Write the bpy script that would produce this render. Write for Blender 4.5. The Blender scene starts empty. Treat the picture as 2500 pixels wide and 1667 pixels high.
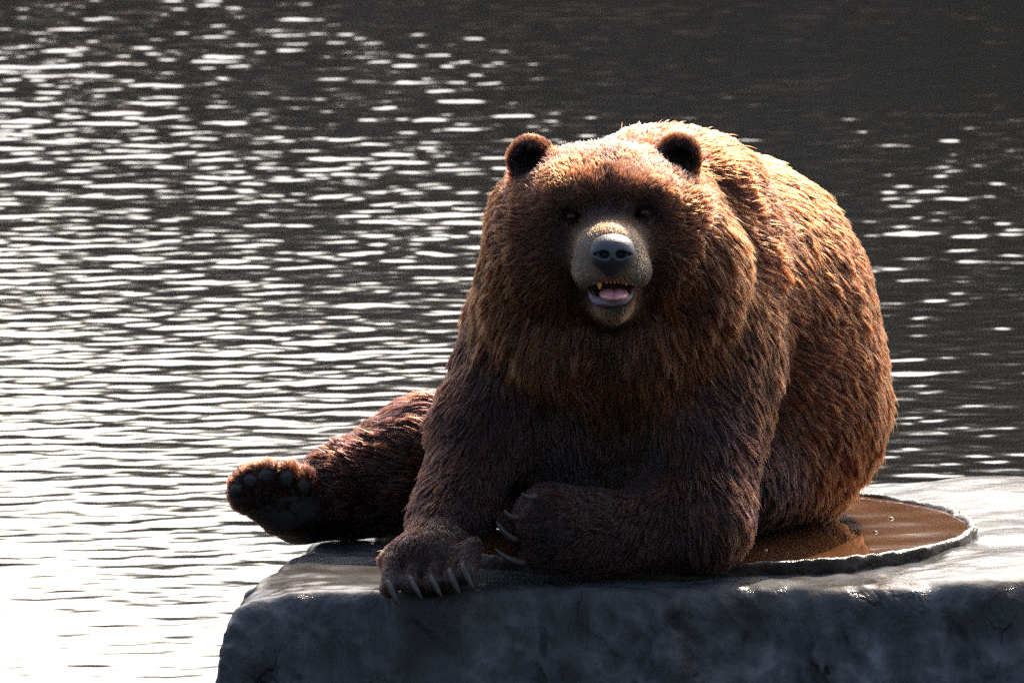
import bpy, math, random
import numpy as np
from mathutils import Vector, Matrix, kdtree

rng = np.random.default_rng(11)
random.seed(11)
scene = bpy.context.scene
COL = scene.collection
R = math.radians

# ------------------------------------------------------------------ camera
# long lens across a pond: 1 photo pixel = 1 mm at the bear, 32 m away
DEP = R(7.0)
DIST = 32.0
CF = np.array([0.0, math.cos(DEP), -math.sin(DEP)])
CU = np.array([0.0, math.sin(DEP), math.cos(DEP)])
TGT = np.array([0.0, 0.0, 0.581])
CAM = TGT - DIST * CF

cam_data = bpy.data.cameras.new('camera')
cam = bpy.data.objects.new('camera', cam_data)
COL.objects.link(cam)
cam.location = CAM
cam.rotation_euler = (math.pi / 2 - DEP, 0, 0)
cam_data.sensor_width = 36.0
cam_data.lens = 36.0 * DIST / 2.5
cam_data.clip_start = 0.5
cam_data.clip_end = 2000
cam_data.dof.use_dof = True
cam_data.dof.focus_distance = 31.95
cam_data.dof.aperture_fstop = 16.0
scene.camera = cam

# ------------------------------------------------------------------ world, sun, exposure
SUN_EL, SUN_AZ = 41.5, 19.0        # azimuth: degrees to the right of straight behind the bear
world = bpy.data.worlds.new('World')
scene.world = world
world.use_nodes = True
nt = world.node_tree
nt.nodes.clear()
wo = nt.nodes.new('ShaderNodeOutputWorld')
bg = nt.nodes.new('ShaderNodeBackground')
sky = nt.nodes.new('ShaderNodeTexSky')
sky.sky_type = 'NISHITA'
sky.sun_disc = False
sky.sun_elevation = R(SUN_EL)
sky.sun_rotation = R(SUN_AZ)
sky.altitude = 100
sky.air_density = 1.0
sky.dust_density = 5.0
sky.ozone_density = 1.0
bg.inputs['Strength'].default_value = 0.105
nt.links.new(sky.outputs[0], bg.inputs['Color'])
nt.links.new(bg.outputs[0], wo.inputs['Surface'])

sun_data = bpy.data.lights.new('sun', 'SUN')
sun_data.energy = 4.3
sun_data.angle = R(0.53)
sun_data.color = (1.0, 0.90, 0.74)
sun = bpy.data.objects.new('sun', sun_data)
COL.objects.link(sun)
sd = Vector((math.sin(R(SUN_AZ)) * math.cos(R(SUN_EL)), math.cos(R(SUN_AZ)) * math.cos(R(SUN_EL)), math.sin(R(SUN_EL))))
sun.rotation_euler = sd.to_track_quat('Z', 'Y').to_euler()
sun.location = (4, 16, 18)

scene.view_settings.view_transform = 'Standard'
scene.view_settings.look = 'None'
scene.view_settings.exposure = 2.05
scene.view_settings.gamma = 1.0
scene.view_settings.use_curve_mapping = False
scene.render.engine = 'CYCLES'
scene.cycles.use_denoising = False
scene.cycles.use_adaptive_sampling = False
scene.cycles.max_bounces = 10
scene.cycles.glossy_bounces = 4
scene.cycles.transmission_bounces = 8
scene.cycles.sample_clamp_indirect = 2.0
scene.cycles.caustics_reflective = False
scene.cycles.caustics_refractive = False
scene.cycles_curves.shape = 'RIBBONS'
scene.cycles_curves.subdivisions = 2

# ------------------------------------------------------------------ helpers
def at(px, py, Y):
    """photo pixel -> point on the plane y = Y"""
    d = CF * DIST + np.array([1, 0, 0]) * (px - 1250) / 1000.0 + CU * (833.5 - py) / 1000.0
    t = (Y - CAM[1]) / d[1]
    return CAM + d * t

def ground(px, py, z):
    d = CF * DIST + np.array([1, 0, 0]) * (px - 1250) / 1000.0 + CU * (833.5 - py) / 1000.0
    return CAM + d * ((z - CAM[2]) / d[2])

def _hash(ix, iy, iz, seed):
    h = (ix.astype(np.int64) * 374761393 + iy.astype(np.int64) * 668265263 + iz.astype(np.int64) * 2147483647 + seed * 974634777) & 0xffffffff
    h = ((h ^ (h >> 13)) * 1274126177) & 0xffffffff
    h = h ^ (h >> 16)
    return (h & 0xffff) / 32767.5 - 1.0

def noise(P, freq, seed=0):
    """value noise in [-1, 1]; P (n, 3)"""
    q = P * freq + 1000.37
    i = np.floor(q)
    f = q - i
    f = f * f * f * (f * (f * 6 - 15) + 10)
    i = i.astype(np.int64)
    x, y, z = i[:, 0], i[:, 1], i[:, 2]
    fx, fy, fz = f[:, 0], f[:, 1], f[:, 2]
    out = 0
    for dx in (0, 1):
        wx = fx if dx else 1 - fx
        for dy in (0, 1):
            wy = fy if dy else 1 - fy
            for dz in (0, 1):
                wz = fz if dz else 1 - fz
                out = out + wx * wy * wz * _hash(x + dx, y + dy, z + dz, seed)
    return out

def fbm(P, freq, octaves=4, seed=0, gain=0.5):
    a, s, tot = 1.0, 0, 0
    for k in range(octaves):
        s = s + a * noise(P, freq * (2.03 ** k), seed + k * 17)
        tot += a
        a *= gain
    return s / tot

def smin(a, b, k):
    h = np.clip(0.5 + 0.5 * (b - a) / k, 0, 1)
    return b * (1 - h) + a * h - k * h * (1 - h)

def smax(a, b, k):
    return -smin(-a, -b, k)

def ell(P, c, r, M=None):
    q = P - c
    if M is not None:
        q = q @ M
    r = np.asarray(r)
    k0 = np.sqrt(((q / r) ** 2).sum(1)) + 1e-9
    k1 = np.sqrt(((q / (r * r)) ** 2).sum(1)) + 1e-9
    return k0 * (k0 - 1) / k1

def cone(P, a, b, ra, rb):
    ab = b - a
    t = np.clip(((P - a) @ ab) / (ab @ ab), 0, 1)
    return np.linalg.norm(P - a - t[:, None] * ab, axis=1) - (ra + (rb - ra) * t)

def rotm(rx=0, ry=0, rz=0):
    from mathutils import Euler
    return np.array(Euler((R(rx), R(ry), R(rz))).to_matrix())

def surface_nets(sdf, lo, hi, h, coarse=4, band=0.03):
    """mesh of sdf = 0 on a grid of cell h; only blocks near the surface are evaluated finely"""
    lo, hi = np.array(lo, float), np.array(hi, float)
    nb = np.ceil((hi - lo) / (h * coarse)).astype(int)
    n = nb * coarse + 1
    V = np.full(n, 1.0, np.float32)
    bc = np.stack(np.meshgrid(*[np.arange(k) for k in nb], indexing='ij'), -1).reshape(-1, 3)
    ctr = lo + (bc + 0.5) * h * coarse
    d = np.concatenate([sdf(c) for c in np.array_split(ctr, max(1, len(ctr) // 200000))])
    rad = h * coarse * 0.87 + band
    # fill by sign, then evaluate the active blocks
    sgn = np.where(d < 0, -1.0, 1.0).reshape(nb)
    V[:nb[0] * coarse, :nb[1] * coarse, :nb[2] * coarse] = np.repeat(np.repeat(np.repeat(sgn, coarse, 0), coarse, 1), coarse, 2)
    act = bc[np.abs(d) < rad]
    o = np.stack(np.meshgrid(*[np.arange(coarse + 1)] * 3, indexing='ij'), -1).reshape(-1, 3)
    idx = (act[:, None, :] * coarse + o[None]).reshape(-1, 3)
    flat = np.unique(np.ravel_multi_index(idx.T, n))
    ii = np.stack(np.unravel_index(flat, n), -1)
    vals = np.concatenate([sdf(lo + c * h) for c in np.array_split(ii, max(1, len(ii) // 150000))])
    V.reshape(-1)[flat] = vals
    # cells crossed
    c = [V[a:n[0] - 1 + a, b:n[1] - 1 + b, e:n[2] - 1 + e] for a in (0, 1) for b in (0, 1) for e in (0, 1)]
    s = sum((x < 0).astype(np.int8) for x in c)
    cells = np.argwhere((s > 0) & (s < 8))
    cid = -np.ones(n - 1, np.int64)
    cid[cells[:, 0], cells[:, 1], cells[:, 2]] = np.arange(len(cells))
    corner = np.array([[a, b, e] for a in (0, 1) for b in (0, 1) for e in (0, 1)])
    vv = np.stack([V[cells[:, 0] + k[0], cells[:, 1] + k[1], cells[:, 2] + k[2]] for k in corner], 1)
    acc = np.zeros((len(cells), 3))
    cnt = np.zeros(len(cells))
    for i in range(8):
        for j in range(i + 1, 8):
            if np.abs(corner[i] - corner[j]).sum() != 1:
                continue
            m = (vv[:, i] < 0) != (vv[:, j] < 0)
            t = vv[m, i] / (vv[m, i] - vv[m, j])
            acc[m] += corner[i] + t[:, None] * (corner[j] - corner[i])
            cnt[m] += 1
    verts = lo + (cells + acc / cnt[:, None]) * h
    quads = []
    for ax in range(3):
        u, w = (ax + 1) % 3, (ax + 2) % 3
        sl0 = [slice(1, n[k] - 1) for k in range(3)]
        sl0[ax] = slice(0, n[ax] - 1)
        sl1 = list(sl0)
        sl1[ax] = slice(1, n[ax])
        a, b = V[tuple(sl0)], V[tuple(sl1)]
        e = np.argwhere((a < 0) != (b < 0))
        if len(e) == 0:
            continue
        neg = (a < 0)[e[:, 0], e[:, 1], e[:, 2]]
        base = e + 1
        base[:, ax] -= 1
        def cc(du, dw):
            q = base.copy()
            q[:, u] -= du
            q[:, w] -= dw
            return cid[q[:, 0], q[:, 1], q[:, 2]]
        q = np.stack([cc(1, 1), cc(0, 1), cc(0, 0), cc(1, 0)], 1)
        q[~neg] = q[~neg][:, ::-1]
        quads.append(q)
    quads = np.concatenate(quads)
    quads = quads[(quads >= 0).all(1)]
    return verts, quads

def mesh_obj(name, verts, faces, mat, parent=None, smooth=True):
    me = bpy.data.meshes.new(name)
    me.from_pydata(np.asarray(verts).tolist(), [], np.asarray(faces).tolist() if not isinstance(faces, list) else faces)
    if smooth:
        me.polygons.foreach_set('use_smooth', [True] * len(me.polygons))
    me.update()
    if mat:
        me.materials.append(mat)
    o = bpy.data.objects.new(name, me)
    COL.objects.link(o)
    if parent:
        o.parent = parent
    return o

def fast_mesh(name, verts, quads, mat, parent=None):
    me = bpy.data.meshes.new(name)
    nv, nf, k = len(verts), len(quads), quads.shape[1]
    me.vertices.add(nv)
    me.vertices.foreach_set('co', np.asarray(verts, np.float32).ravel())
    me.loops.add(nf * k)
    me.loops.foreach_set('vertex_index', quads.astype(np.int32).ravel())
    me.polygons.add(nf)
    me.polygons.foreach_set('loop_start', np.arange(nf, dtype=np.int32) * k)
    me.polygons.foreach_set('use_smooth', np.ones(nf, bool))
    me.update(calc_edges=True)
    me.materials.append(mat)
    o = bpy.data.objects.new(name, me)
    COL.objects.link(o)
    if parent:
        o.parent = parent
    return o

def tag(o, label=None, cat=None, kind=None, group=None):
    for k, v in (('label', label), ('category', cat), ('kind', kind), ('group', group)):
        if v:
            o[k] = v
    return o

# ------------------------------------------------------------------ materials
def new_mat(name):
    m = bpy.data.materials.new(name)
    m.use_nodes = True
    n = m.node_tree
    b = n.nodes['Principled BSDF']
    return m, n, b

def nz(n, scale, detail=4, rough=0.55, coord='Object', vec=None, dist=0.0):
    t = n.nodes.new('ShaderNodeTexNoise')
    t.inputs['Scale'].default_value = scale
    t.inputs['Detail'].default_value = detail
    t.inputs['Roughness'].default_value = rough
    t.inputs['Distortion'].default_value = dist
    if vec is None:
        tc = n.nodes.new('ShaderNodeTexCoord')
        vec = tc.outputs[coord]
    n.links.new(vec, t.inputs['Vector'])
    return t.outputs['Fac']

def ramp(n, fac, stops):
    r = n.nodes.new('ShaderNodeValToRGB')
    el = r.color_ramp.elements
    el[0].position, el[1].position = stops[0][0], stops[-1][0]
    el[0].color, el[1].color = (*stops[0][1], 1), (*stops[-1][1], 1)
    for p, c in stops[1:-1]:
        e = el.new(p)
        e.color = (*c, 1)
    n.links.new(fac, r.inputs[0])
    return r.outputs['Color']

def bump(n, b, h, strength, dist):
    bp = n.nodes.new('ShaderNodeBump')
    bp.inputs['Strength'].default_value = strength
    bp.inputs['Distance'].default_value = dist
    n.links.new(h, bp.inputs['Height'])
    n.links.new(bp.outputs[0], b.inputs['Normal'])
    return bp

def simple(name, color, rough=0.5, spec=0.5, nscale=None, ndist=0.002, var=0.25):
    m, n, b = new_mat(name)
    b.inputs['Roughness'].default_value = rough
    b.inputs['Specular IOR Level'].default_value = spec
    f = nz(n, nscale or 60.0, 4)
    c = np.array(color)
    n.links.new(ramp(n, f, [(0.3, tuple(c * (1 - var))), (0.7, tuple(np.minimum(c * (1 + var), 1)))]), b.inputs['Base Color'])
    bump(n, b, f, 0.5, ndist)
    return m

# water of the pond
M_water, n, b = new_mat('pond_water')
b.inputs['Base Color'].default_value = (0.008, 0.008, 0.008, 1)
b.inputs['Roughness'].default_value = 0.065
b.inputs['IOR'].default_value = 1.33
tc = n.nodes.new('ShaderNodeTexCoord')
f = nz(n, 22.0, 3, 0.5, vec=tc.outputs['Object'])
bump(n, b, f, 0.2, 0.001)

# wet dark rock
M_rock, n, b = new_mat('wet_rock')
tc = n.nodes.new('ShaderNodeTexCoord')
mp = n.nodes.new('ShaderNodeMapping')
mp.inputs['Scale'].default_value = (1.0, 1.0, 0.55)
mp.inputs['Rotation'].default_value = (0, R(28), 0)
n.links.new(tc.outputs['Object'], mp.inputs['Vector'])
f1 = nz(n, 6.0, 8, 0.62, vec=mp.outputs[0], dist=0.4)
f2 = nz(n, 45.0, 6, 0.65, vec=mp.outputs[0])
f3 = nz(n, 2.3, 4, 0.5, vec=tc.outputs['Object'])
col = ramp(n, f1, [(0.3, (0.026, 0.024, 0.023)), (0.5, (0.058, 0.057, 0.058)), (0.7, (0.120, 0.120, 0.126))])
stain = ramp(n, f3, [(0.45, (1, 1, 1)), (0.75, (0.75, 0.66, 0.58))])
mx = n.nodes.new('ShaderNodeMix')
mx.data_type = 'RGBA'
mx.blend_type = 'MULTIPLY'
mx.inputs['Factor'].default_value = 1.0
n.links.new(col, mx.inputs[6])
n.links.new(stain, mx.inputs[7])
n.links.new(mx.outputs[2], b.inputs['Base Color'])
rr = n.nodes.new('ShaderNodeMapRange')
rr.inputs['From Min'].default_value = 0.3
rr.inputs['From Max'].default_value = 0.7
rr.inputs['To Min'].default_value = 0.08
rr.inputs['To Max'].default_value = 0.19
n.links.new(f1, rr.inputs['Value'])
n.links.new(rr.outputs[0], b.inputs['Roughness'])
mh = n.nodes.new('ShaderNodeMath')
mh.operation = 'MULTIPLY_ADD'
mh.inputs[1].default_value = 0.40
n.links.new(f2, mh.inputs[0])
n.links.new(f1, mh.inputs[2])
vo = n.nodes.new('ShaderNodeTexVoronoi')
vo.feature = 'DISTANCE_TO_EDGE'
vo.inputs['Scale'].default_value = 3.1
dn = n.nodes.new('ShaderNodeTexNoise')
dn.inputs['Scale'].default_value = 5.0
dn.inputs['Detail'].default_value = 5.0
n.links.new(mp.outputs[0], dn.inputs['Vector'])
dm = n.nodes.new('ShaderNodeMix')
dm.data_type = 'RGBA'
dm.inputs['Factor'].default_value = 0.28
n.links.new(mp.outputs[0], dm.inputs[6])
n.links.new(dn.outputs['Color'], dm.inputs[7])
n.links.new(dm.outputs[2], vo.inputs['Vector'])
crk = n.nodes.new('ShaderNodeMapRange')
crk.inputs['From Max'].default_value = 0.014
crk.inputs['To Min'].default_value = -0.2
crk.inputs['To Max'].default_value = 0.0
n.links.new(vo.outputs['Distance'], crk.inputs['Value'])
ad = n.nodes.new('ShaderNodeMath')
ad.operation = 'ADD'
n.links.new(mh.outputs[0], ad.inputs[0])
ck = n.nodes.new('ShaderNodeMapRange')
ck.inputs['From Min'].default_value = 0.50
ck.inputs['From Max'].default_value = 0.60
n.links.new(nz(n, 3.7, 2, vec=tc.outputs['Object']), ck.inputs['Value'])
cm = n.nodes.new('ShaderNodeMath')
cm.operation = 'MULTIPLY'
n.links.new(crk.outputs[0], cm.inputs[0])
n.links.new(ck.outputs[0], cm.inputs[1])
n.links.new(cm.outputs[0], ad.inputs[1])
bp = bump(n, b, ad.outputs[0], 1.0, 0.050)
ge = n.nodes.new('ShaderNodeNewGeometry')
sx = n.nodes.new('ShaderNodeSeparateXYZ')
n.links.new(ge.outputs['Normal'], sx.inputs[0])
ms = n.nodes.new('ShaderNodeMapRange')          # the top is worn smooth, the sides are rough
ms.inputs['From Min'].default_value = 0.35
ms.inputs['From Max'].default_value = 0.92
ms.inputs['To Min'].default_value = 1.0
ms.inputs['To Max'].default_value = 0.09
n.links.new(sx.outputs['Z'], ms.inputs['Value'])
n.links.new(ms.outputs[0], bp.inputs['Strength'])
b.inputs['IOR'].default_value = 1.16

M_rim, n, b = new_mat('wet_basin_rim')
f = nz(n, 14.0, 7, 0.65)
n.links.new(ramp(n, f, [(0.35, (0.010, 0.007, 0.005)), (0.65, (0.035, 0.022, 0.015))]), b.inputs['Base Color'])
b.inputs['Roughness'].default_value = 0.26
b.inputs['Specular IOR Level'].default_value = 0.18
bump(n, b, f, 1.0, 0.02)

M_mud, n, b = new_mat('muddy_water')
f = nz(n, 5.0, 3)
n.links.new(ramp(n, f, [(0.35, (0.050, 0.020, 0.008)), (0.65, (0.068, 0.030, 0.013))]), b.inputs['Base Color'])
b.inputs['Roughness'].default_value = 0.05
b.inputs['IOR'].default_value = 1.33
bump(n, b, nz(n, 12.0, 2), 0.06, 0.003)

M_bubble, n, b = new_mat('foam_bubble')
b.inputs['Base Color'].default_value = (0.25, 0.18, 0.12, 1)
b.inputs['Roughness'].default_value = 0.05
b.inputs['Transmission Weight'].default_value = 0.6

M_bank, n, b = new_mat('bank_soil')
f = nz(n, 1.2, 6)
n.links.new(ramp(n, f, [(0.35, (0.10, 0.050, 0.030)), (0.65, (0.30, 0.16, 0.10))]), b.inputs['Base Color'])
b.inputs['Roughness'].default_value = 0.95
M_wood, n, b = new_mat('woods_foliage')
f = nz(n, 0.8, 4)
n.links.new(ramp(n, f, [(0.35, (0.008, 0.009, 0.006)), (0.5, (0.028, 0.024, 0.018)), (0.65, (0.085, 0.060, 0.042))]), b.inputs['Base Color'])
b.inputs['Roughness'].default_value = 0.8

M_skin, n, b = new_mat('bear_skin')
at_ = n.nodes.new('ShaderNodeAttribute')
at_.attribute_name = 'skin_color'
f = nz(n, 80.0, 4)
mx = n.nodes.new('ShaderNodeMix')
mx.data_type = 'RGBA'
mx.blend_type = 'MULTIPLY'
mx.inputs['Factor'].default_value = 1.0
n.links.new(at_.outputs['Color'], mx.inputs[6])
n.links.new(ramp(n, f, [(0.3, (0.6, 0.6, 0.6)), (0.7, (1, 1, 1))]), mx.inputs[7])
n.links.new(mx.outputs[2], b.inputs['Base Color'])
b.inputs['Roughness'].default_value = 0.6
bump(n, b, f, 0.4, 0.003)

M_fur = bpy.data.materials.new('bear_fur')
M_fur.use_nodes = True
n = M_fur.node_tree
n.nodes.clear()
ho = n.nodes.new('ShaderNodeOutputMaterial')
hb = n.nodes.new('ShaderNodeBsdfHairPrincipled')
hb.model = 'CHIANG'
hb.parametrization = 'COLOR'
ha = n.nodes.new('ShaderNodeAttribute')
ha.attribute_name = 'hair_color'
n.links.new(ha.outputs['Color'], hb.inputs['Color'])
hb.inputs['Roughness'].default_value = 0.40
hb.inputs['Radial Roughness'].default_value = 0.45
hb.inputs['Coat'].default_value = 0.0
hb.inputs['IOR'].default_value = 1.32
hb.inputs['Random Roughness'].default_value = 0.3
n.links.new(hb.outputs[0], ho.inputs['Surface'])

M_nose = simple('nose_leather', (0.012, 0.013, 0.017), 0.42, 0.5, 260, 0.004)
M_lip = simple('lip_skin', (0.15, 0.112, 0.128), 0.42, 0.4, 140, 0.012, 0.5)
M_tongue = simple('tongue_skin', (0.50, 0.19, 0.19), 0.3, 0.5, 70, 0.003)
M_tooth = simple('backlit_tooth', (0.60, 0.24, 0.045), 0.3, 0.5, 90, 0.001)  # orange of light passing through the teeth put into the colour
M_claw = simple('claw_horn', (0.040, 0.033, 0.029), 0.55, 0.2, 60, 0.001, 0.4)
M_pad = simple('paw_pad_leather', (0.010, 0.009, 0.009), 0.65, 0.15, 120, 0.002)
M_eye = simple('eye_iris', (0.012, 0.007, 0.005), 0.12, 0.18, 90, 0.0002)

# ------------------------------------------------------------------ pond water: one sheet with real ripples
WZ = -0.42
def axis(lo, hi, step, far, growth=1.35):
    core = np.arange(lo, hi + step / 2, step)
    out = []
    s, x = step, hi
    while x < far[1]:
        s *= growth
        x += s
        out.append(x)
    inn = []
    s, x = step, lo
    while x > far[0]:
        s *= growth
        x -= s
        inn.append(x)
    return np.concatenate([inn[::-1], core, out])

xs = axis(-3.3, 3.3, 0.016, (-400, 400))
ys = axis(-2.6, 22.5, 0.016, (-90, 400))
GX, GY = np.meshgrid(xs, ys, indexing='xy')
P = np.stack([GX.ravel(), GY.ravel()], 1)
NW = 210
lam = np.exp(rng.normal(math.log(0.125), 0.62, NW))
lam = np.clip(lam, 0.062, 1.3)
th = R(-90) + rng.normal(0, 0.9, NW) + R(8)         # ripples run towards the camera
kx, ky = np.cos(th) * 2 * math.pi / lam, np.sin(th) * 2 * math.pi / lam
slope = 0.0025 * rng.uniform(0.5, 1.5, NW)
amp = slope * lam / (2 * math.pi)
ph = rng.uniform(0, 2 * math.pi, NW)
Z = np.zeros(len(P))
for i in range(NW):
    Z += amp[i] * np.sin(P[:, 0] * kx[i] + P[:, 1] * ky[i] + ph[i])
P3 = np.concatenate([P, np.zeros((len(P), 1))], 1)
gust = 0.95 + 0.7 * fbm(P3 * np.array([1.0, 0.35, 1]), 0.42, 3, 5) + 0.5 * fbm(P3 * np.array([1.0, 0.4, 1]), 1.7, 3, 6)       # cat's paws of wind
near = np.clip((P[:, 1] + 1.0) / 13.0, 0, 1)
Z *= np.clip(gust, 0.25, 1.7) * (0.38 + 0.80 * near)
fade = np.clip(1 - (np.abs(P[:, 0]) - 3.4) / 8, 0, 1) * np.clip(1 - (P[:, 1] - 23.5) / 8, 0, 1) * np.clip(1 + (P[:, 1] + 3.4) / 8, 0, 1)
Z = WZ + Z * fade
nx, ny = len(xs), len(ys)
I = np.arange(nx * ny).reshape(ny, nx)
Q = np.stack([I[:-1, :-1].ravel(), I[:-1, 1:].ravel(), I[1:, 1:].ravel(), I[1:, :-1].ravel()], 1)
water = fast_mesh('water', np.column_stack([P, Z]), Q, M_water)
tag(water, 'dark rippled pond water glittering with bright sky reflections', None, 'structure')

# ------------------------------------------------------------------ far bank and woods (mirrored in the pond)
bx = np.linspace(-160, 160, 161)
by = np.array([36, 37.5, 39, 41, 44, 49, 70, 110, 160, 300.0])
bh = np.array([-1.2, 0.1, 0.6, 0.9, 1.2, 1.4, 1.7, 2.0, 2.4, 3])
BX, BY = np.meshgrid(bx, by, indexing='xy')
BH = np.repeat(bh[:, None], len(bx), 1)
pp = np.stack([BX.ravel(), BY.ravel(), np.zeros(BX.size)], 1)
BHn = BH.ravel() * (1 + 0.25 * fbm(pp, 0.12, 3, 9)) + WZ
I = np.arange(BX.size).reshape(BX.shape)
Q = np.stack([I[:-1, :-1].ravel(), I[:-1, 1:].ravel(), I[1:, 1:].ravel(), I[1:, :-1].ravel()], 1)
bank = fast_mesh('bank', np.column_stack([pp[:, :2] + 0, BHn]), Q, M_bank)
tag(bank, 'low brown earth bank on the far side of the pond', None, 'structure')

def woods():
    V, F = [], []
    def leafcloud(c, r, num, size):
        d = rng.normal(size=(num, 3))
        d /= np.linalg.norm(d, axis=1)[:, None]
        p = c + d * (rng.uniform(0.15, 1, (num, 1)) ** 0.5) * np.array(r)
        a = rng.normal(size=(num, 3)); a /= np.linalg.norm(a, axis=1)[:, None]
        b_ = np.cross(a, rng.normal(size=(num, 3))); b_ /= np.linalg.norm(b_, axis=1)[:, None]
        s = rng.uniform(0.6, 1.4, (num, 1)) * size
        for q in np.stack([p - a * s, p + b_ * s * 0.7, p + a * s, p - b_ * s * 0.7], 1):
            k = len(V)
            V.extend(q.tolist())
            F.append((k, k + 1, k + 2, k + 3))
    for i in range(90):
        x = -36 + i * 0.8 + rng.uniform(-0.5, 0.5)
        y = rng.uniform(42.5, 46.5)
        t = 1 / (1 + math.exp(-(x + 0.2) / 1.0))
        top = 3.88 + rng.uniform(-0.2, 0.2) + t * (2.4 + rng.uniform(-0.25, 0.4))
        # trunk
        k = len(V)
        m = 7
        for z, rr_ in ((1.0, 0.16), (top * 0.7, 0.08)):
            for j in range(m):
                V.append((x + rr_ * math.cos(j * 2 * math.pi / m), y + rr_ * math.sin(j * 2 * math.pi / m), z))
        for j in range(m):
            F.append((k + j, k + (j + 1) % m, k + m + (j + 1) % m, k + m + j))
        hh = top - 1.0
        for lv in range(6):
            f_ = lv / 5
            leafcloud(np.array([x + rng.uniform(-0.5, 0.5), y, 1.2 + hh * (0.08 + 0.82 * f_)]),
                      (1.3 - 0.7 * f_ + 0.2 * t, 1.3, hh * 0.13 + 0.2), int((330 + 170 * t) * (1.15 - 0.70 * f_)), 0.22)
    return V, F
V, F = woods()
wd = mesh_obj('far_woods', V, F, M_wood, smooth=False)
tag(wd, 'dark belt of trees beyond the pond, seen mirrored in the ripples', None, 'stuff')

# ------------------------------------------------------------------ rock
BC = ground(1650, 1292, 0.0)[:2]      # basin centre
BR = 0.745                            # basin radius
print('basin', BC)
def rock_sdf(P):
    x, y, z = P[:, 0], P[:, 1], P[:, 2]
    n1 = fbm(P, 2.2, 3, 21)
    n2 = fbm(P * np.array([1, 1, 0.6]), 7.0, 3, 33)
    n3 = fbm(P, 22.0, 3, 47)
    n4 = fbm(P * np.array([1, 1, 0.5]) + np.array([0.4, 0, 0]) * P[:, 2:3], 3.6, 4, 57)
    drop = np.clip(-z, 0, 1)
    left = -0.675 + np.clip(y, -0.2, 2) * 0.20 - drop * 0.07 + 0.02 * n1 + 0.03 * n4
    front = -0.14 + 0.09 * np.clip((x + 0.10) / 0.25, 0, 1) - drop * 0.35 + 0.05 * n1 + 0.028 * n4 + 0.015 * n2
    back = 1.86 + 0.05 * n1 + drop * 0.3
    top = -0.018 + 0.020 * np.clip((x - 0.95) / 0.3, 0, 1) + 0.018 * n1 * np.clip((x - 0.9) / 0.2 + np.clip((0.05 - y) / 0.1, 0, 1), 0, 1)
    top = top - 0.03 * np.clip((-0.45 - x) / 0.2, 0, 1) ** 2
    dx = smax(left - x, x - 2.3, 0.2)
    dy = smax(front - y, y - back, 0.12)
    d = smax(smax(dx, dy, 0.05), z - top, 0.05)
    d = d + 0.030 * n2 * np.clip(0.10 + drop * 6, 0, 1) + 0.017 * n3 * np.clip(0.12 + drop * 5, 0, 1)
    # chisel-like diagonal strokes on the sides
    Q_ = np.stack([x * 0.8 + z * 0.6, y, (z * 0.8 - x * 0.6) * 0.30], 1)
    st = fbm(Q_, 13.0, 3, 63)
    d = d + 0.034 * np.abs(st) * np.clip(drop * 9 - 0.15, 0, 1)
    # cracks running down the front
    cr = np.abs(noise(P * np.array([1, 1, 0.35]), 4.3, 71)) 
    d = d + 0.020 * np.exp(-(cr / 0.035) ** 2) * np.clip(drop * 8 - 0.3, 0, 1)
    return np.maximum(d, -0.75 - z)
rv, rq = surface_nets(rock_sdf, (-0.95, -0.62, -0.70), (2.4, 2.25, 0.10), 0.0095, 4, 0.06)
rock = fast_mesh('rock', rv, rq, M_rock)
tag(rock, 'wet dark grey flat-topped rock rising from the pond under the bear', 'rock')

# ------------------------------------------------------------------ basin with muddy water
NA, NPF = 420, 12
prof = [(0.000, -0.05), (0.006, -0.02), (0.009, 0.000), (0.010, 0.008), (0.009, 0.014), (0.006, 0.017), (0.000, 0.018), (-0.006, 0.017), (-0.010, 0.013), (-0.013, 0.003), (-0.014, -0.03), (-0.006, -0.06)]
V = []
for i in range(NA):
    a = 2 * math.pi * i / NA
    for j, (dr, z) in enumerate(prof):
        V.append((BR + dr, a, z))
V = np.array(V)
pc = np.column_stack([np.cos(V[:, 1]) * V[:, 0], np.sin(V[:, 1]) * V[:, 0], V[:, 2]])
nn = fbm(pc * np.array([1, 1, 1.5]), 9.0, 4, 81)
nn2 = fbm(pc * np.array([1, 1, 3.0]), 34.0, 3, 91)
nn3 = np.round(nn2 * 3) / 3
rr_ = V[:, 0] + 0.020 * nn + 0.004 * nn3
zz = V[:, 2] + (0.005 * nn + 0.004 * nn3) * (V[:, 2] > 0)
# the rim is lower and worn on the camera side left, where the bear leans
RV = np.column_stack([BC[0] + rr_ * np.cos(V[:, 1]), BC[1] + rr_ * np.sin(V[:, 1]), zz])
RF = []
for i in range(NA):
    for j in range(NPF):
        RF.append((i * NPF + j, ((i + 1) % NA) * NPF + j, ((i + 1) % NA) * NPF + (j + 1) % NPF, i * NPF + (j + 1) % NPF))
basin = bpy.data.objects.new('basin', None)
COL.objects.link(basin)
basin.location = (BC[0], BC[1], 0)
tag(basin, 'round basin with ragged dark rim, full of muddy brown water', 'basin')
rim = mesh_obj('rim', RV - np.array([BC[0], BC[1], 0]), RF, M_rim, basin)
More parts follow.
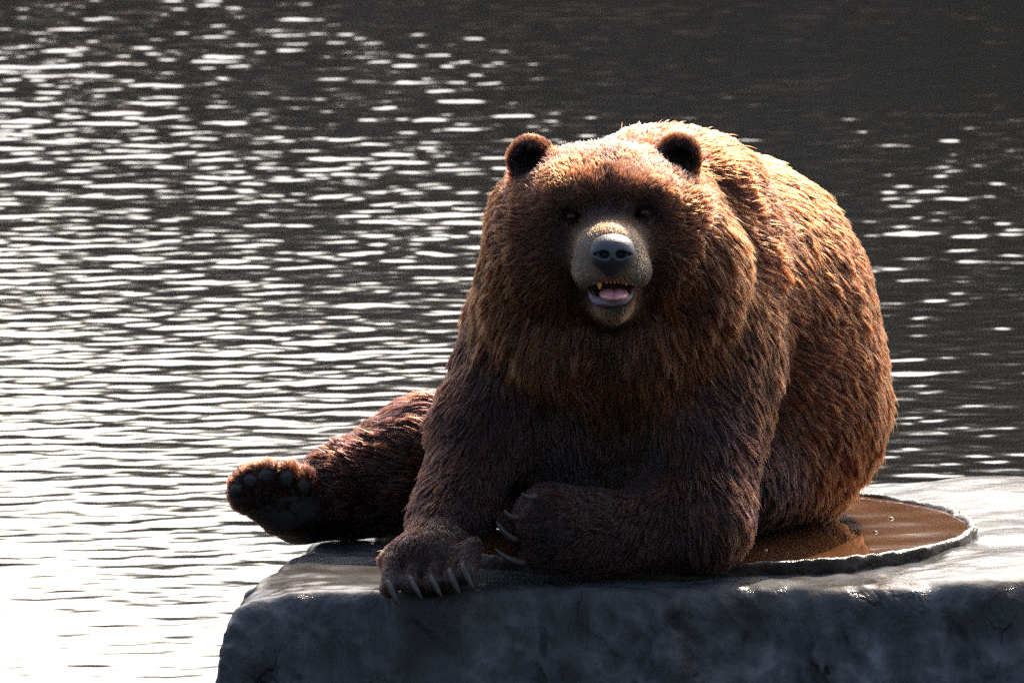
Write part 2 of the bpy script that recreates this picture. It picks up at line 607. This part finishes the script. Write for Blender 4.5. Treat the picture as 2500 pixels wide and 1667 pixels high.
# muddy water disc
rings = np.linspace(0, BR - 0.006, 26)
V, F = [(0, 0, 0.010)], []
m = 96
for k, r_ in enumerate(rings[1:]):
    for j in range(m):
        a = 2 * math.pi * j / m
        x, y = r_ * math.cos(a), r_ * math.sin(a)
        V.append((x, y, 0.010 + 0.0002 * math.sin(x * 23 + y * 9) + 0.00015 * math.sin(y * 31 - x * 12)))
for j in range(m):
    F.append((0, 1 + j, 1 + (j + 1) % m))
for k in range(len(rings) - 2):
    for j in range(m):
        F.append((1 + k * m + j, 1 + (k + 1) * m + j, 1 + (k + 1) * m + (j + 1) % m, 1 + k * m + (j + 1) % m))
mud = mesh_obj('muddy_water', V, F, M_mud, basin)
for px, py, r_ in ((2175, 1266, 0.008), (2136, 1299, 0.007), (1868, 1343, 0.007)):
    p = ground(px, py, 0.010)
    V, F = [], []
    for k in range(5):
        e = k / 4 * math.pi / 2
        for j in range(12):
            V.append((r_ * math.cos(e) * math.cos(j * math.pi / 6), r_ * math.cos(e) * math.sin(j * math.pi / 6), r_ * 0.75 * math.sin(e)))
    for k in range(4):
        for j in range(12):
            F.append((k * 12 + j, k * 12 + (j + 1) % 12, (k + 1) * 12 + (j + 1) % 12, (k + 1) * 12 + j))
    o = mesh_obj('bubble', V, F, M_bubble, basin)
    o.location = (p[0] - BC[0], p[1] - BC[1], 0.009)

# ------------------------------------------------------------------ bear
A = at
# name, kind, args, blend k, hair length, lift, flow (vector | 'face'), colour key
PR = []
def E(c, r, k, hl, flow, colk, lift=0.27, M=None):
    PR.append(dict(t='e', c=c, r=r, k=k, hl=hl, flow=flow, col=colk, lift=lift, M=M))
def C(a, b_, ra, rb, k, hl, flow, colk, lift=0.27):
    PR.append(dict(t='c', a=a, b=b_, ra=ra, rb=rb, k=k, hl=hl, flow=flow, col=colk, lift=lift))
DOWN = (0, -0.1, -1)
# torso
E(A(1610, 660, 0.60), (0.325, 0.32, 0.30), 0.10, 0.068, (0.5, 0.75, -0.35), 'body')         # shoulders and hump
E(A(1645, 432, 0.60), (0.185, 0.26, 0.10), 0.14, 0.05, (0.45, 0.8, -0.2), 'body')
E(A(1728, 830, 0.98), (0.425, 0.47, 0.475), 0.12, 0.066, (0.75, 0.4, -0.6), 'body')           # barrel and rump
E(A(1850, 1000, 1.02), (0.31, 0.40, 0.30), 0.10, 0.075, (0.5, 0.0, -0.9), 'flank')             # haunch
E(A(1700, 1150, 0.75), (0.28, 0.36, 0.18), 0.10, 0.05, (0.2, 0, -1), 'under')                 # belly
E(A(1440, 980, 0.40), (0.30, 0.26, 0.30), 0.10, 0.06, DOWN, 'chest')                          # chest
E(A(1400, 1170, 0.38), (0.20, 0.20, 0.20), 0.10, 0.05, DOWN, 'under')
# near arm, image left: straight, propping
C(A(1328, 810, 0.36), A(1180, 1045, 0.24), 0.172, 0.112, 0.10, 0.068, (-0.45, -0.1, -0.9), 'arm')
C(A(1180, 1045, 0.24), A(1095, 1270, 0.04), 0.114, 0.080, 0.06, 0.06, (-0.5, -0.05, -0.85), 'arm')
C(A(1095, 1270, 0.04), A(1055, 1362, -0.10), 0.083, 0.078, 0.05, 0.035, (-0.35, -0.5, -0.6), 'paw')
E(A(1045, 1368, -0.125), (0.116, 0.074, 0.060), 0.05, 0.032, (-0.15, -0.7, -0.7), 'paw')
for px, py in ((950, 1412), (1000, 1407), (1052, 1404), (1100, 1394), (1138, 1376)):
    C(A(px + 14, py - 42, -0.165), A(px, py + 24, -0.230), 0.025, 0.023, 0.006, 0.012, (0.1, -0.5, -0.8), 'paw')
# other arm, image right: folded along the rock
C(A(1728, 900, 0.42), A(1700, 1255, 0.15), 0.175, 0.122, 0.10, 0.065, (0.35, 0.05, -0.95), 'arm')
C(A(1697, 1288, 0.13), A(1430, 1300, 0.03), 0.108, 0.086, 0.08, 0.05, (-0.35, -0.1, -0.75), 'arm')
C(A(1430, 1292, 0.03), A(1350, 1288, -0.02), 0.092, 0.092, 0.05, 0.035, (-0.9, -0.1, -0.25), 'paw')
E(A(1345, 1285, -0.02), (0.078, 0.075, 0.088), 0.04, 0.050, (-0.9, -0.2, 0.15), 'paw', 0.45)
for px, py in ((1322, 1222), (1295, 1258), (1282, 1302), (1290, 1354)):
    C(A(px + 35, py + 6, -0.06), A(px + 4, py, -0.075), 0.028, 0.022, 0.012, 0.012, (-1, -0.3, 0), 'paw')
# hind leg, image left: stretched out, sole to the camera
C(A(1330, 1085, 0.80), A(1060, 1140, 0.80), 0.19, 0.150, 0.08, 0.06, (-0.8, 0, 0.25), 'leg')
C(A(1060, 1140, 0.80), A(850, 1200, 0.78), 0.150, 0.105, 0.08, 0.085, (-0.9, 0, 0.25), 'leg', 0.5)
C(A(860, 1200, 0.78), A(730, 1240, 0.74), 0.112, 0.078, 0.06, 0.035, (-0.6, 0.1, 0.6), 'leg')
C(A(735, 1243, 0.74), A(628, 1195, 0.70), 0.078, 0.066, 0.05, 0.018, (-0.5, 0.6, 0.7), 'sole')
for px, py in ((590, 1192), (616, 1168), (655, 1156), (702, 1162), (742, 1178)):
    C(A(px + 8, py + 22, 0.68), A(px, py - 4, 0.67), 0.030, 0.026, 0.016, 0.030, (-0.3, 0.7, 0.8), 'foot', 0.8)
# neck and head
E(A(1318, 545, 0.20), (0.075, 0.14, 0.13), 0.08, 0.06, (-0.5, 0.3, -0.8), 'neck', 0.5)
E(A(1650, 545, 0.22), (0.080, 0.14, 0.13), 0.08, 0.06, (0.5, 0.3, -0.8), 'neck', 0.5)
C(A(1480, 585, 0.20), A(1520, 770, 0.42), 0.225, 0.335, 0.12, 0.065, (0.0, 0.55, -0.8), 'neck')
E(A(1470, 800, 0.22), (0.235, 0.17, 0.16), 0.10, 0.115, (0, -0.15, -1), 'ruff', 0.35)
E(A(1694, 678, 0.23), (0.112, 0.14, 0.165), 0.045, 0.095, (0.55, 0.1, -0.8), 'ruff', 0.55)
E(A(1300, 680, 0.24), (0.092, 0.14, 0.19), 0.10, 0.080, (-0.4, 0.1, -0.9), 'ruff', 0.5)
E(A(1478, 508, 0.075), (0.206, 0.178, 0.148), 0.06, 0.036, 'face', 'head', 0.45)                # skull
E(A(1352, 592, 0.095), (0.105, 0.12, 0.140), 0.09, 0.058, 'face', 'cheek', 0.4)
E(A(1598, 588, 0.095), (0.105, 0.12, 0.140), 0.09, 0.058, 'face', 'cheek', 0.4)
E(A(1402, 474, -0.050), (0.072, 0.062, 0.038), 0.075, 0.020, 'face', 'head', 0.3)              # brows
E(A(1562, 467, -0.050), (0.072, 0.062, 0.038), 0.075, 0.020, 'face', 'head', 0.3)
C(A(1484, 608, -0.02), A(1489, 622, -0.186), 0.102, 0.083, 0.05, 0.011, 'face', 'muzzle', 0.25)
E(A(1446, 664, -0.165), (0.048, 0.080, 0.044), 0.030, 0.011, 'face', 'lips', 0.3)
E(A(1544, 662, -0.165), (0.048, 0.080, 0.044), 0.030, 0.011, 'face', 'lips', 0.3)
C(A(1492, 720, 0.02), A(1497, 744, -0.160), 0.078, 0.044, 0.03, 0.016, (0, 0.5, -0.7), 'chin', 0.35)
E(A(1293, 390, 0.13), (0.054, 0.030, 0.056), 0.030, 0.018, (0, 0.1, 0.5), 'ear', 0.9, rotm(-8, 0, 12))
E(A(1657, 386, 0.14), (0.054, 0.030, 0.058), 0.030, 0.018, (0.1, 0.1, 0.5), 'ear', 0.9, rotm(-8, 0, -12))

NOSE = A(1495, 622, -0.28)
EARIN = [A(1296, 398, 0.085), A(1655, 394, 0.095)]
MOUTH = A(1494, 708, -0.19)

def prim_d(p, P):
    return ell(P, p['c'], p['r'], p['M']) if p['t'] == 'e' else cone(P, p['a'], p['b'], p['ra'], p['rb'])

def surf(px, py, y0=-0.33):
    d = None
    Ys = np.arange(y0, 1.5, 0.003)
    P = np.array([A(px, py, y) for y in Ys])
    for p in PR:
        q = prim_d(p, P)
        d = q if d is None else smin(d, q, p['k'])
    return P[np.argmax(d < 0)]

EYES = [surf(1395, 528) + np.array([0, 0.004, 0]), surf(1572, 519) + np.array([0, 0.004, 0])]

def bear_sdf(P):
    d = None
    for p in PR:
        q = prim_d(p, P)
        d = q if d is None else smin(d, q, p['k'])
    # groove down the forehead, eye sockets, ear bowls, open mouth
    fg = cone(P, A(1482, 400, -0.080), A(1484, 480, -0.138), 0.014, 0.010)
    d = smax(d, -fg, 0.03)
    for e in EYES:
        d = smax(d, -(np.linalg.norm(P - e, axis=1) - 0.020), 0.025)
    for e in EARIN:
        d = smax(d, -ell(P, e, (0.042, 0.040, 0.044)), 0.010)
    d = smax(d, -ell(P, MOUTH, (0.060, 0.11, 0.032)), 0.008)
    return d

bv, bq = surface_nets(bear_sdf, (-0.76, -0.34, -0.12), (1.06, 1.62, 1.24), 0.0095, 4, 0.05)
def grad(P, h=0.004):
    g = np.zeros_like(P)
    for k in range(3):
        e = np.zeros(3); e[k] = h
        g[:, k] = bear_sdf(P + e) - bear_sdf(P - e)
    return g / (np.linalg.norm(g, axis=1)[:, None] + 1e-9)
bn = grad(bv)
print('bear verts', len(bv), 'rock verts', len(rv), 'water', len(P))

bear = bpy.data.objects.new('bear', None)
COL.objects.link(bear)
bear.location = (0.35, 0.6, 0)
tag(bear, 'big brown bear with open mouth lounging on the wet rock', 'bear')
BO = np.array(bear.location)

COLS = dict(body=(0.31, 0.120, 0.045), flank=(0.33, 0.125, 0.05), under=(0.07, 0.034, 0.018), chest=(0.09, 0.042, 0.021),  # arm, paw, chest and belly tones lowered: shade put into the coat colour
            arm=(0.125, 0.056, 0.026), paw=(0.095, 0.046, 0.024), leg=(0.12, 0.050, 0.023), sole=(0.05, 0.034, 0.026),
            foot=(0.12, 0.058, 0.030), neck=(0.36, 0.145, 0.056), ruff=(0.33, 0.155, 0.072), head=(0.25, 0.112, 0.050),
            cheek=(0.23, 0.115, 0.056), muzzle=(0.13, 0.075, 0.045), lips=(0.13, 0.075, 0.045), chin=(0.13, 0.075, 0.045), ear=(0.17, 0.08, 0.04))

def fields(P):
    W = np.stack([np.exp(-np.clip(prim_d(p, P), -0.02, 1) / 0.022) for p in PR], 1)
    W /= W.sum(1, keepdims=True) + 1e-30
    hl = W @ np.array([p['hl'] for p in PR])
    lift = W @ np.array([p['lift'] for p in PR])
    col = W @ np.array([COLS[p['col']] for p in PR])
    vf = P - (NOSE + np.array([0, 0.02, 0.0]))
    vf /= np.linalg.norm(vf, axis=1)[:, None] + 1e-9
    vf = vf + np.array([0, 0, -0.25]) * np.clip((NOSE[2] + 0.02 - P[:, 2]) * 8, 0, 1)[:, None]
    fl = np.zeros_like(P)
    for i, p in enumerate(PR):
        v = vf if isinstance(p['flow'], str) else np.array(p['flow'], float) / np.linalg.norm(p['flow'])
        fl += W[:, i:i + 1] * v
    wt = {}
    for i, p in enumerate(PR):
        wt[p['col']] = wt.get(p['col'], 0) + W[:, i]
    return hl, lift, col, fl, wt

hl, lift, colr, fl, wt = fields(bv)
# skin colour under the fur; bare leather at mouth
skin = np.minimum(colr, 0.4) * 0.1
sq_ = bv - A(1488, 622, -0.15)
sm_ = (np.abs(sq_[:, 0]) / 0.090) ** 3 + (np.abs(sq_[:, 2]) / np.where(sq_[:, 2] > 0, 0.088, 0.075)) ** 3
sm_ = (np.clip((1.05 - sm_) / 0.8, 0, 1) * (bv[:, 1] < -0.02))[:, None]
skin = skin * (1 - sm_) + np.array([0.10, 0.056, 0.031]) * sm_
inm = ell(bv, MOUTH, (0.064, 0.118, 0.033)) < 0.002
skin[inm] = (0.16, 0.07, 0.075)
body = fast_mesh('body', bv - BO, bq, M_skin, bear)
ca = body.data.attributes.new('skin_color', 'FLOAT_COLOR', 'POINT')
ca.data.foreach_set('color', np.column_stack([skin, np.ones(len(skin))]).astype(np.float32).ravel())

# ---- fur: every hair a curve, combed along the flow and clumped
tri = np.concatenate([bq[:, [0, 1, 2]], bq[:, [0, 2, 3]]])
tv = bv[tri]
area = 0.5 * np.linalg.norm(np.cross(tv[:, 1] - tv[:, 0], tv[:, 2] - tv[:, 0]), axis=1)
tn = bn[tri].mean(1)
tc_ = tv.mean(1)
thl = hl[tri].mean(1)
dens = np.where(tn @ CF < 0.35, 1.0, 0.3) * np.clip(0.050 / thl, 0.8, 3.2) ** 0.75
dens *= np.where(tc_[:, 2] < 0.005, 0.0, 1.0) + np.where((tc_[:, 2] < 0.005) & (tc_[:, 1] < 0.02), 1.0, 0.0)
PADS = [(577, 1198, 0.018), (612, 1176, 0.020), (653, 1164, 0.021), (703, 1171, 0.023), (744, 1188, 0.017)]
def bare(P):
    m = ell(P, MOUTH, (0.062, 0.12, 0.032)) < 0.0
    m |= ell(P, A(1495, 620, -0.272), (0.058, 0.05, 0.048)) < 0
    for e in EYES:
        m |= np.linalg.norm((P - e) * np.array([0.9, 0.5, 1]), axis=1) < 0.019
    for px, py, r_ in PADS:
        q = P - A(px, py, 0.645)
        m |= (np.hypot(q[:, 0], q[:, 2]) < r_ * 0.8) & (np.abs(q[:, 1]) < 0.05)
    return m
NH = 520000
pr = area * dens
pr /= pr.sum()
ti = rng.choice(len(tri), NH, p=pr)
u, v = rng.random(NH), rng.random(NH)
fl_ = u + v > 1
u[fl_], v[fl_] = 1 - u[fl_], 1 - v[fl_]
root = tv[ti, 0] * (1 - u - v)[:, None] + tv[ti, 1] * u[:, None] + tv[ti, 2] * v[:, None]
keep = ~bare(root)
root, ti, u, v = root[keep], ti[keep], u[keep], v[keep]
NH = len(root)
nrm = bn[tri[ti, 0]] * (1 - u - v)[:, None] + bn[tri[ti, 1]] * u[:, None] + bn[tri[ti, 2]] * v[:, None]
nrm /= np.linalg.norm(nrm, axis=1)[:, None]
hl, lift, hcol, fl, wt = fields(root)
# wander of the coat
wob = np.stack([fbm(root, 6.0, 2, 101), fbm(root, 6.0, 2, 111), fbm(root, 6.0, 2, 121)], 1)
wob2 = np.stack([noise(root, 28.0, 131), noise(root, 28.0, 141), noise(root, 28.0, 151)], 1)
fl = fl + 0.45 * wob + 0.42 * wob2
tan = fl - (fl * nrm).sum(1)[:, None] * nrm
tan /= np.linalg.norm(tan, axis=1)[:, None] + 1e-6
tan = tan + rng.normal(0, 0.10, (NH, 3))
L = hl * rng.uniform(0.50, 1.0, NH) * (1 + 0.25 * noise(root, 14.0, 161))
short = np.clip(hl / 0.04, 0.25, 1)
stray = rng.random(NH) < 0.02
L[stray] *= 1.12
lf = (lift * (1 + 0.40 * noise(root, 19.0, 181)) * rng.uniform(0.7, 1.3, NH))[:, None]
K = 6
pts = np.zeros((NH, K, 3))
pts[:, 0] = root - nrm * 0.002
cur = pts[:, 0].copy()
for k in range(1, K):
    s = k / (K - 1)
    d = tan * (0.55 + 0.55 * s) + nrm * lf * (1.7 - 1.3 * s) + np.array([0, 0, -1.0]) * (0.22 * s * s) * short[:, None]
    d /= np.linalg.norm(d, axis=1)[:, None]
    cur = cur + d * (L / (K - 1))[:, None]
    pts[:, k] = cur
# clumps: each hair leans to the nearest clump leader
def clump(step_hairs, amount):
    ncl = NH // step_hairs
    lead = rng.choice(NH, ncl, replace=False)
    kd = kdtree.KDTree(ncl)
    for i, j in enumerate(lead):
        kd.insert(root[j], i)
    kd.balance()
    own = np.array([kd.find(p)[1] for p in root.tolist()])
    g = lead[own]
    okc = (np.linalg.norm(root - root[g], axis=1) < 0.045)[:, None]
    for k in range(1, K):
        s = (k / (K - 1)) ** 0.9
        tgt = pts[g, k]
        pts[:, k] += (tgt - pts[:, k]) * (amount * s)[:, None] * okc
    return g
amt = np.clip(np.clip((hl - 0.010) / 0.035, 0, 1) * 0.82 * rng.uniform(0.6, 1.1, NH), 0, 1)
amt[stray] = 0
g = clump(15, amt)
g2 = clump(170, amt * 0.45)
pts[:, :, 2] = np.where((pts[:, :, 2] < 0.003) & (root[:, None, 1] > 0.0), 0.003 + 0.2 * np.abs(pts[:, :, 2]) * 0, pts[:, :, 2])
# colour: coat zones (shade painted into arms and chest), dark facial mask, dark inner ears, pale muzzle, painted shade on its bridge
mz = np.clip(wt['muzzle'] + wt['lips'] + wt['chin'], 0, 1)
pm = root - NOSE
hc = hcol.copy()
mq = root - A(1488, 622, -0.15)
me_ = (np.abs(mq[:, 0]) / 0.094) ** 3 + (np.abs(mq[:, 2]) / np.where(mq[:, 2] > 0, 0.092, 0.078)) ** 3
mz2 = np.clip((1.12 + 0.12 * noise(root, 45.0, 191) - me_) / 0.9, 0, 1) * (root[:, 1] < -0.02)
chn = np.exp(-(((root[:, 0] - A(1497, 0, 0)[0]) / 0.045) ** 2 + ((root[:, 2] - A(0, 762, -0.15)[2]) / 0.016) ** 2)) * (root[:, 1] < -0.08)
mz2 = np.clip(mz2 + 0.55 * chn, 0, 1)[:, None]
mzcol = np.array([2.2, 1.5, 0.9]) + np.clip(wt['lips'] + wt['chin'], 0, 1)[:, None] * np.array([-0.2, 0.0, 0.2])
bridge_shade = np.exp(-(np.linalg.norm((root - A(1490, 556, -0.16)) * np.array([1.0, 0.5, 2.2]), axis=1) / 0.05) ** 2)[:, None]  # brow's shade on the muzzle bridge, darkened in the hair colour
mzcol = mzcol * (1 - 0.35 * bridge_shade)
hc = hc * (1 - mz2) + mzcol * mz2
fpx = root[:, 0] - A(1484, 0, 0)[0]
# dark mask round the eyes and on the cheeks beside the muzzle
for e in EYES:
    dd = np.linalg.norm((root - e) * np.array([0.8, 0.6, 1.0]), axis=1)
    w = np.exp(-(dd / 0.042) ** 2)[:, None] * (1 - 0.6 * mz2)
    hc = hc * (1 - 0.62 * w)
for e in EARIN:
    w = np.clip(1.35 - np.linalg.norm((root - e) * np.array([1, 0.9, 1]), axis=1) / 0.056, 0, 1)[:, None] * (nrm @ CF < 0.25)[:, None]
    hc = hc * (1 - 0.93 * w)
lipdark = np.exp(-(np.linalg.norm((root - A(1495, 676, -0.23)) * np.array([1.0, 0.6, 1.4]), axis=1) / 0.034) ** 2)[:, None]
hc = hc * (1 - 0.8 * lipdark)
cen = np.exp(-(fpx / 0.022) ** 2) * np.clip((root[:, 2] - A(0, 520, 0)[2]) / 0.03, 0, 1) * (root[:, 1] < 0.12)
hc *= (1 - 0.55 * cen)[:, None]
hc *= (1 + 0.22 * fbm(root, 9.0, 2, 171))[:, None]
hc *= rng.uniform(0.7, 1.3, NH)[:, None]
hc *= (0.7 + 0.6 * rng.random(NH))[g2][:, None]
hc *= (0.62 + 0.76 * rng.random(NH))[g][:, None]
hc = np.clip(hc * np.array([0.160, 0.108, 0.078]), 0.003, 0.9)

cv = bpy.data.hair_curves.new('fur')
cv.add_curves([K] * NH)
cv.attributes['position'].data.foreach_set('vector', (pts - BO).astype(np.float32).ravel())
ra_ = cv.attributes.get('radius') or cv.attributes.new('radius', 'FLOAT', 'POINT')
taper = np.array([1.0, 1.0, 0.92, 0.75, 0.5, 0.15])
rad = (0.00042 + 0.00040 * np.clip(hl / 0.05, 0, 1.2))[:, None] * rng.uniform(0.75, 1.25, NH)[:, None] * taper[None]
ra_.data.foreach_set('value', rad.astype(np.float32).ravel())
hcA = cv.attributes.new('hair_color', 'FLOAT_COLOR', 'CURVE')
hcA.data.foreach_set('color', np.column_stack([hc, np.ones(NH)]).astype(np.float32).ravel())
cv.materials.append(M_fur)
fur = bpy.data.objects.new('fur', cv)
COL.objects.link(fur)
fur.parent = bear
fur['kind'] = 'stuff'

# ---- nose, eyes, mouth
NC = A(1495, 620, -0.272)
def nose_sdf(P):
    d = ell(P, NC, (0.056, 0.042, 0.042))
    d = smin(d, ell(P, NC + np.array([0, 0.012, 0.020]), (0.048, 0.036, 0.026)), 0.015)
    d = smin(d, ell(P, NC + np.array([0, 0.014, -0.030]), (0.026, 0.030, 0.030)), 0.02)
    for s in (-1, 1):
        d = smax(d, -ell(P, NC + np.array([s * 0.020, -0.036, 0.002]), (0.0125, 0.024, 0.0095)), 0.006)
        d = smax(d, -cone(P, NC + np.array([s * 0.030, -0.036, 0.002]), NC + np.array([s * 0.044, -0.018, 0.001]), 0.005, 0.002), 0.006)
    d = smax(d, -cone(P, NC + np.array([0, -0.043, -0.012]), NC + np.array([0, -0.034, -0.055]), 0.003, 0.0035), 0.006)
    return d
nv_, nq_ = surface_nets(nose_sdf, NC - 0.075, NC + 0.075, 0.0028, 4, 0.02)
fast_mesh('nose', nv_ - BO, nq_, M_nose, bear)

def blob(name, c, r, mat, parent=bear, seg=20, rings_=12, fn=None):
    V, F = [], []
    for i in range(rings_ + 1):
        e = -math.pi / 2 + math.pi * i / rings_
        for j in range(seg):
            a = 2 * math.pi * j / seg
            p = np.array([math.cos(e) * math.cos(a) * r[0], math.cos(e) * math.sin(a) * r[1], math.sin(e) * r[2]])
            if fn:
                p = fn(p)
            V.append(p + c - BO)
    for i in range(rings_):
        for j in range(seg):
            F.append((i * seg + j, i * seg + (j + 1) % seg, (i + 1) * seg + (j + 1) % seg, (i + 1) * seg + j))
    return mesh_obj(name, np.array(V), F, mat, parent)

for e in EYES:
    blob('eye', e + np.array([0, 0.002, -0.001]), (0.0135, 0.0135, 0.0115), M_eye)

blob('tongue', A(1499, 718, -0.190), (0.036, 0.080, 0.017), M_tongue, fn=lambda p: p + np.array([0, 0, -0.006 * math.exp(-(p[0] / 0.008) ** 2) * (p[2] > 0)]))

def tube(name, path, radii, mat, parent=bear, seg=10, squash=1.0):
    path = [np.array(p) for p in path]
    V, F = [], []
    for i, p in enumerate(path):
        t = path[min(i + 1, len(path) - 1)] - path[max(i - 1, 0)]
        t = t / np.linalg.norm(t)
        a = np.cross(t, np.array([0.05, -1, 0.1])); a /= np.linalg.norm(a)
        b_ = np.cross(t, a)
        for j in range(seg):
            w = 2 * math.pi * j / seg
            V.append(p + a * math.cos(w) * radii[i] * squash + b_ * math.sin(w) * radii[i] - BO)
    for i in range(len(path) - 1):
        for j in range(seg):
            F.append((i * seg + j, i * seg + (j + 1) % seg, (i + 1) * seg + (j + 1) % seg, (i + 1) * seg + j))
    F.append(tuple(range(seg))[::-1])
    F.append(tuple((len(path) - 1) * seg + j for j in range(seg)))
    return mesh_obj(name, np.array(V), F, mat, parent)

def bez(p0, p1, p2, m=9):
    return [p0 * (1 - t) ** 2 + 2 * p1 * t * (1 - t) + p2 * t * t for t in np.linspace(0, 1, m)]
# lower lip: a U round the tongue; upper lip folds to the corners
lip = [A(1438, 706, -0.14), A(1444, 722, -0.175), A(1455, 734, -0.20), A(1477, 738, -0.212), A(1500, 738, -0.214), A(1521, 735, -0.207), A(1537, 725, -0.18), A(1544, 712, -0.14)]
tube('lower_lip', lip, [0.003, 0.007, 0.011, 0.011, 0.010, 0.010, 0.007, 0.003], M_lip)
# teeth
for px, w_, h_ in ((1463, 8, 18), (1480, 5, 5), (1490, 5, 4), (1500, 5, 4), (1510, 5, 4), (1519, 5, 5), (1528, 6, 9)):
    p0, p1 = A(px, 682, -0.222), A(px + 1, 688 + h_, -0.226)
    tube('tooth', [p0, p0 * 0.5 + p1 * 0.5, p1], [w_ / 1000 * 0.95, w_ / 1000 * 0.85, w_ / 1000 * 0.35], M_tooth, seg=8)

# ---- claws
def claw(b0, tip, Yb, Yt, bend, r0):
    p0, p2 = A(*b0, Yb), A(*tip, Yt)
    p1 = (p0 + p2) / 2 + np.array(bend)
    path = bez(p0, p1, p2, 8)
    tube('claw', path, [r0 * f_ for f_ in (0.9, 1.0, 1.0, 0.97, 0.9, 0.78, 0.58, 0.22)], M_claw, seg=8, squash=0.85)
for b0, tip in (((946, 1418), (976, 1482)), ((1000, 1409), (1031, 1464)), ((1050, 1405), (1080, 1460)), ((1096, 1392), (1124, 1452)), ((1128, 1378), (1157, 1442))):
    claw(b0, tip, -0.232, -0.268, (-0.004, -0.022, 0.010), 0.0092)
for b0, tip in (((1308, 1210), (1274, 1202)), ((1266, 1262), (1232, 1244)), ((1262, 1318), (1213, 1272)), ((1280, 1374), (1208, 1338))):
    claw(b0, tip, -0.10, -0.125, (-0.008, -0.012, -0.012), 0.0088)

# ---- pads of the raised hind foot
for px, py, r_ in PADS:
    c = A(px, py, 0.70)
    # push out to the skin
    for _ in range(60):
        if bear_sdf(c[None])[0] > 0.0:
            break
        c = c - np.array([0, 0.002, 0])
    blob('toe_pad', c + np.array([0, 0.006, 0]), (r_, 0.010, r_ * 0.85), M_pad)

# the broad bare sole, creased
def sole_sdf(P):
    d = bear_sdf(P) - 0.006
    c = A(700, 1252, 0.66)
    e = ell(P, c, (0.098, 0.10, 0.052), rotm(0, -14, 0))
    d = smax(d, e, 0.02)
    q = (P - c) @ np.array([0.85, 0.1, -0.5])
    return d + 0.0035 * np.exp(-(noise(P * np.array([1, 0.3, 1.4]), 22.0, 201) / 0.10) ** 2)
sv, sq = surface_nets(sole_sdf, A(700, 1252, 0.66) - np.array([0.12, 0.09, 0.09]), A(700, 1252, 0.66) + np.array([0.12, 0.14, 0.09]), 0.005, 4, 0.03)
fast_mesh('sole_pad', sv - BO, sq, M_pad, bear)
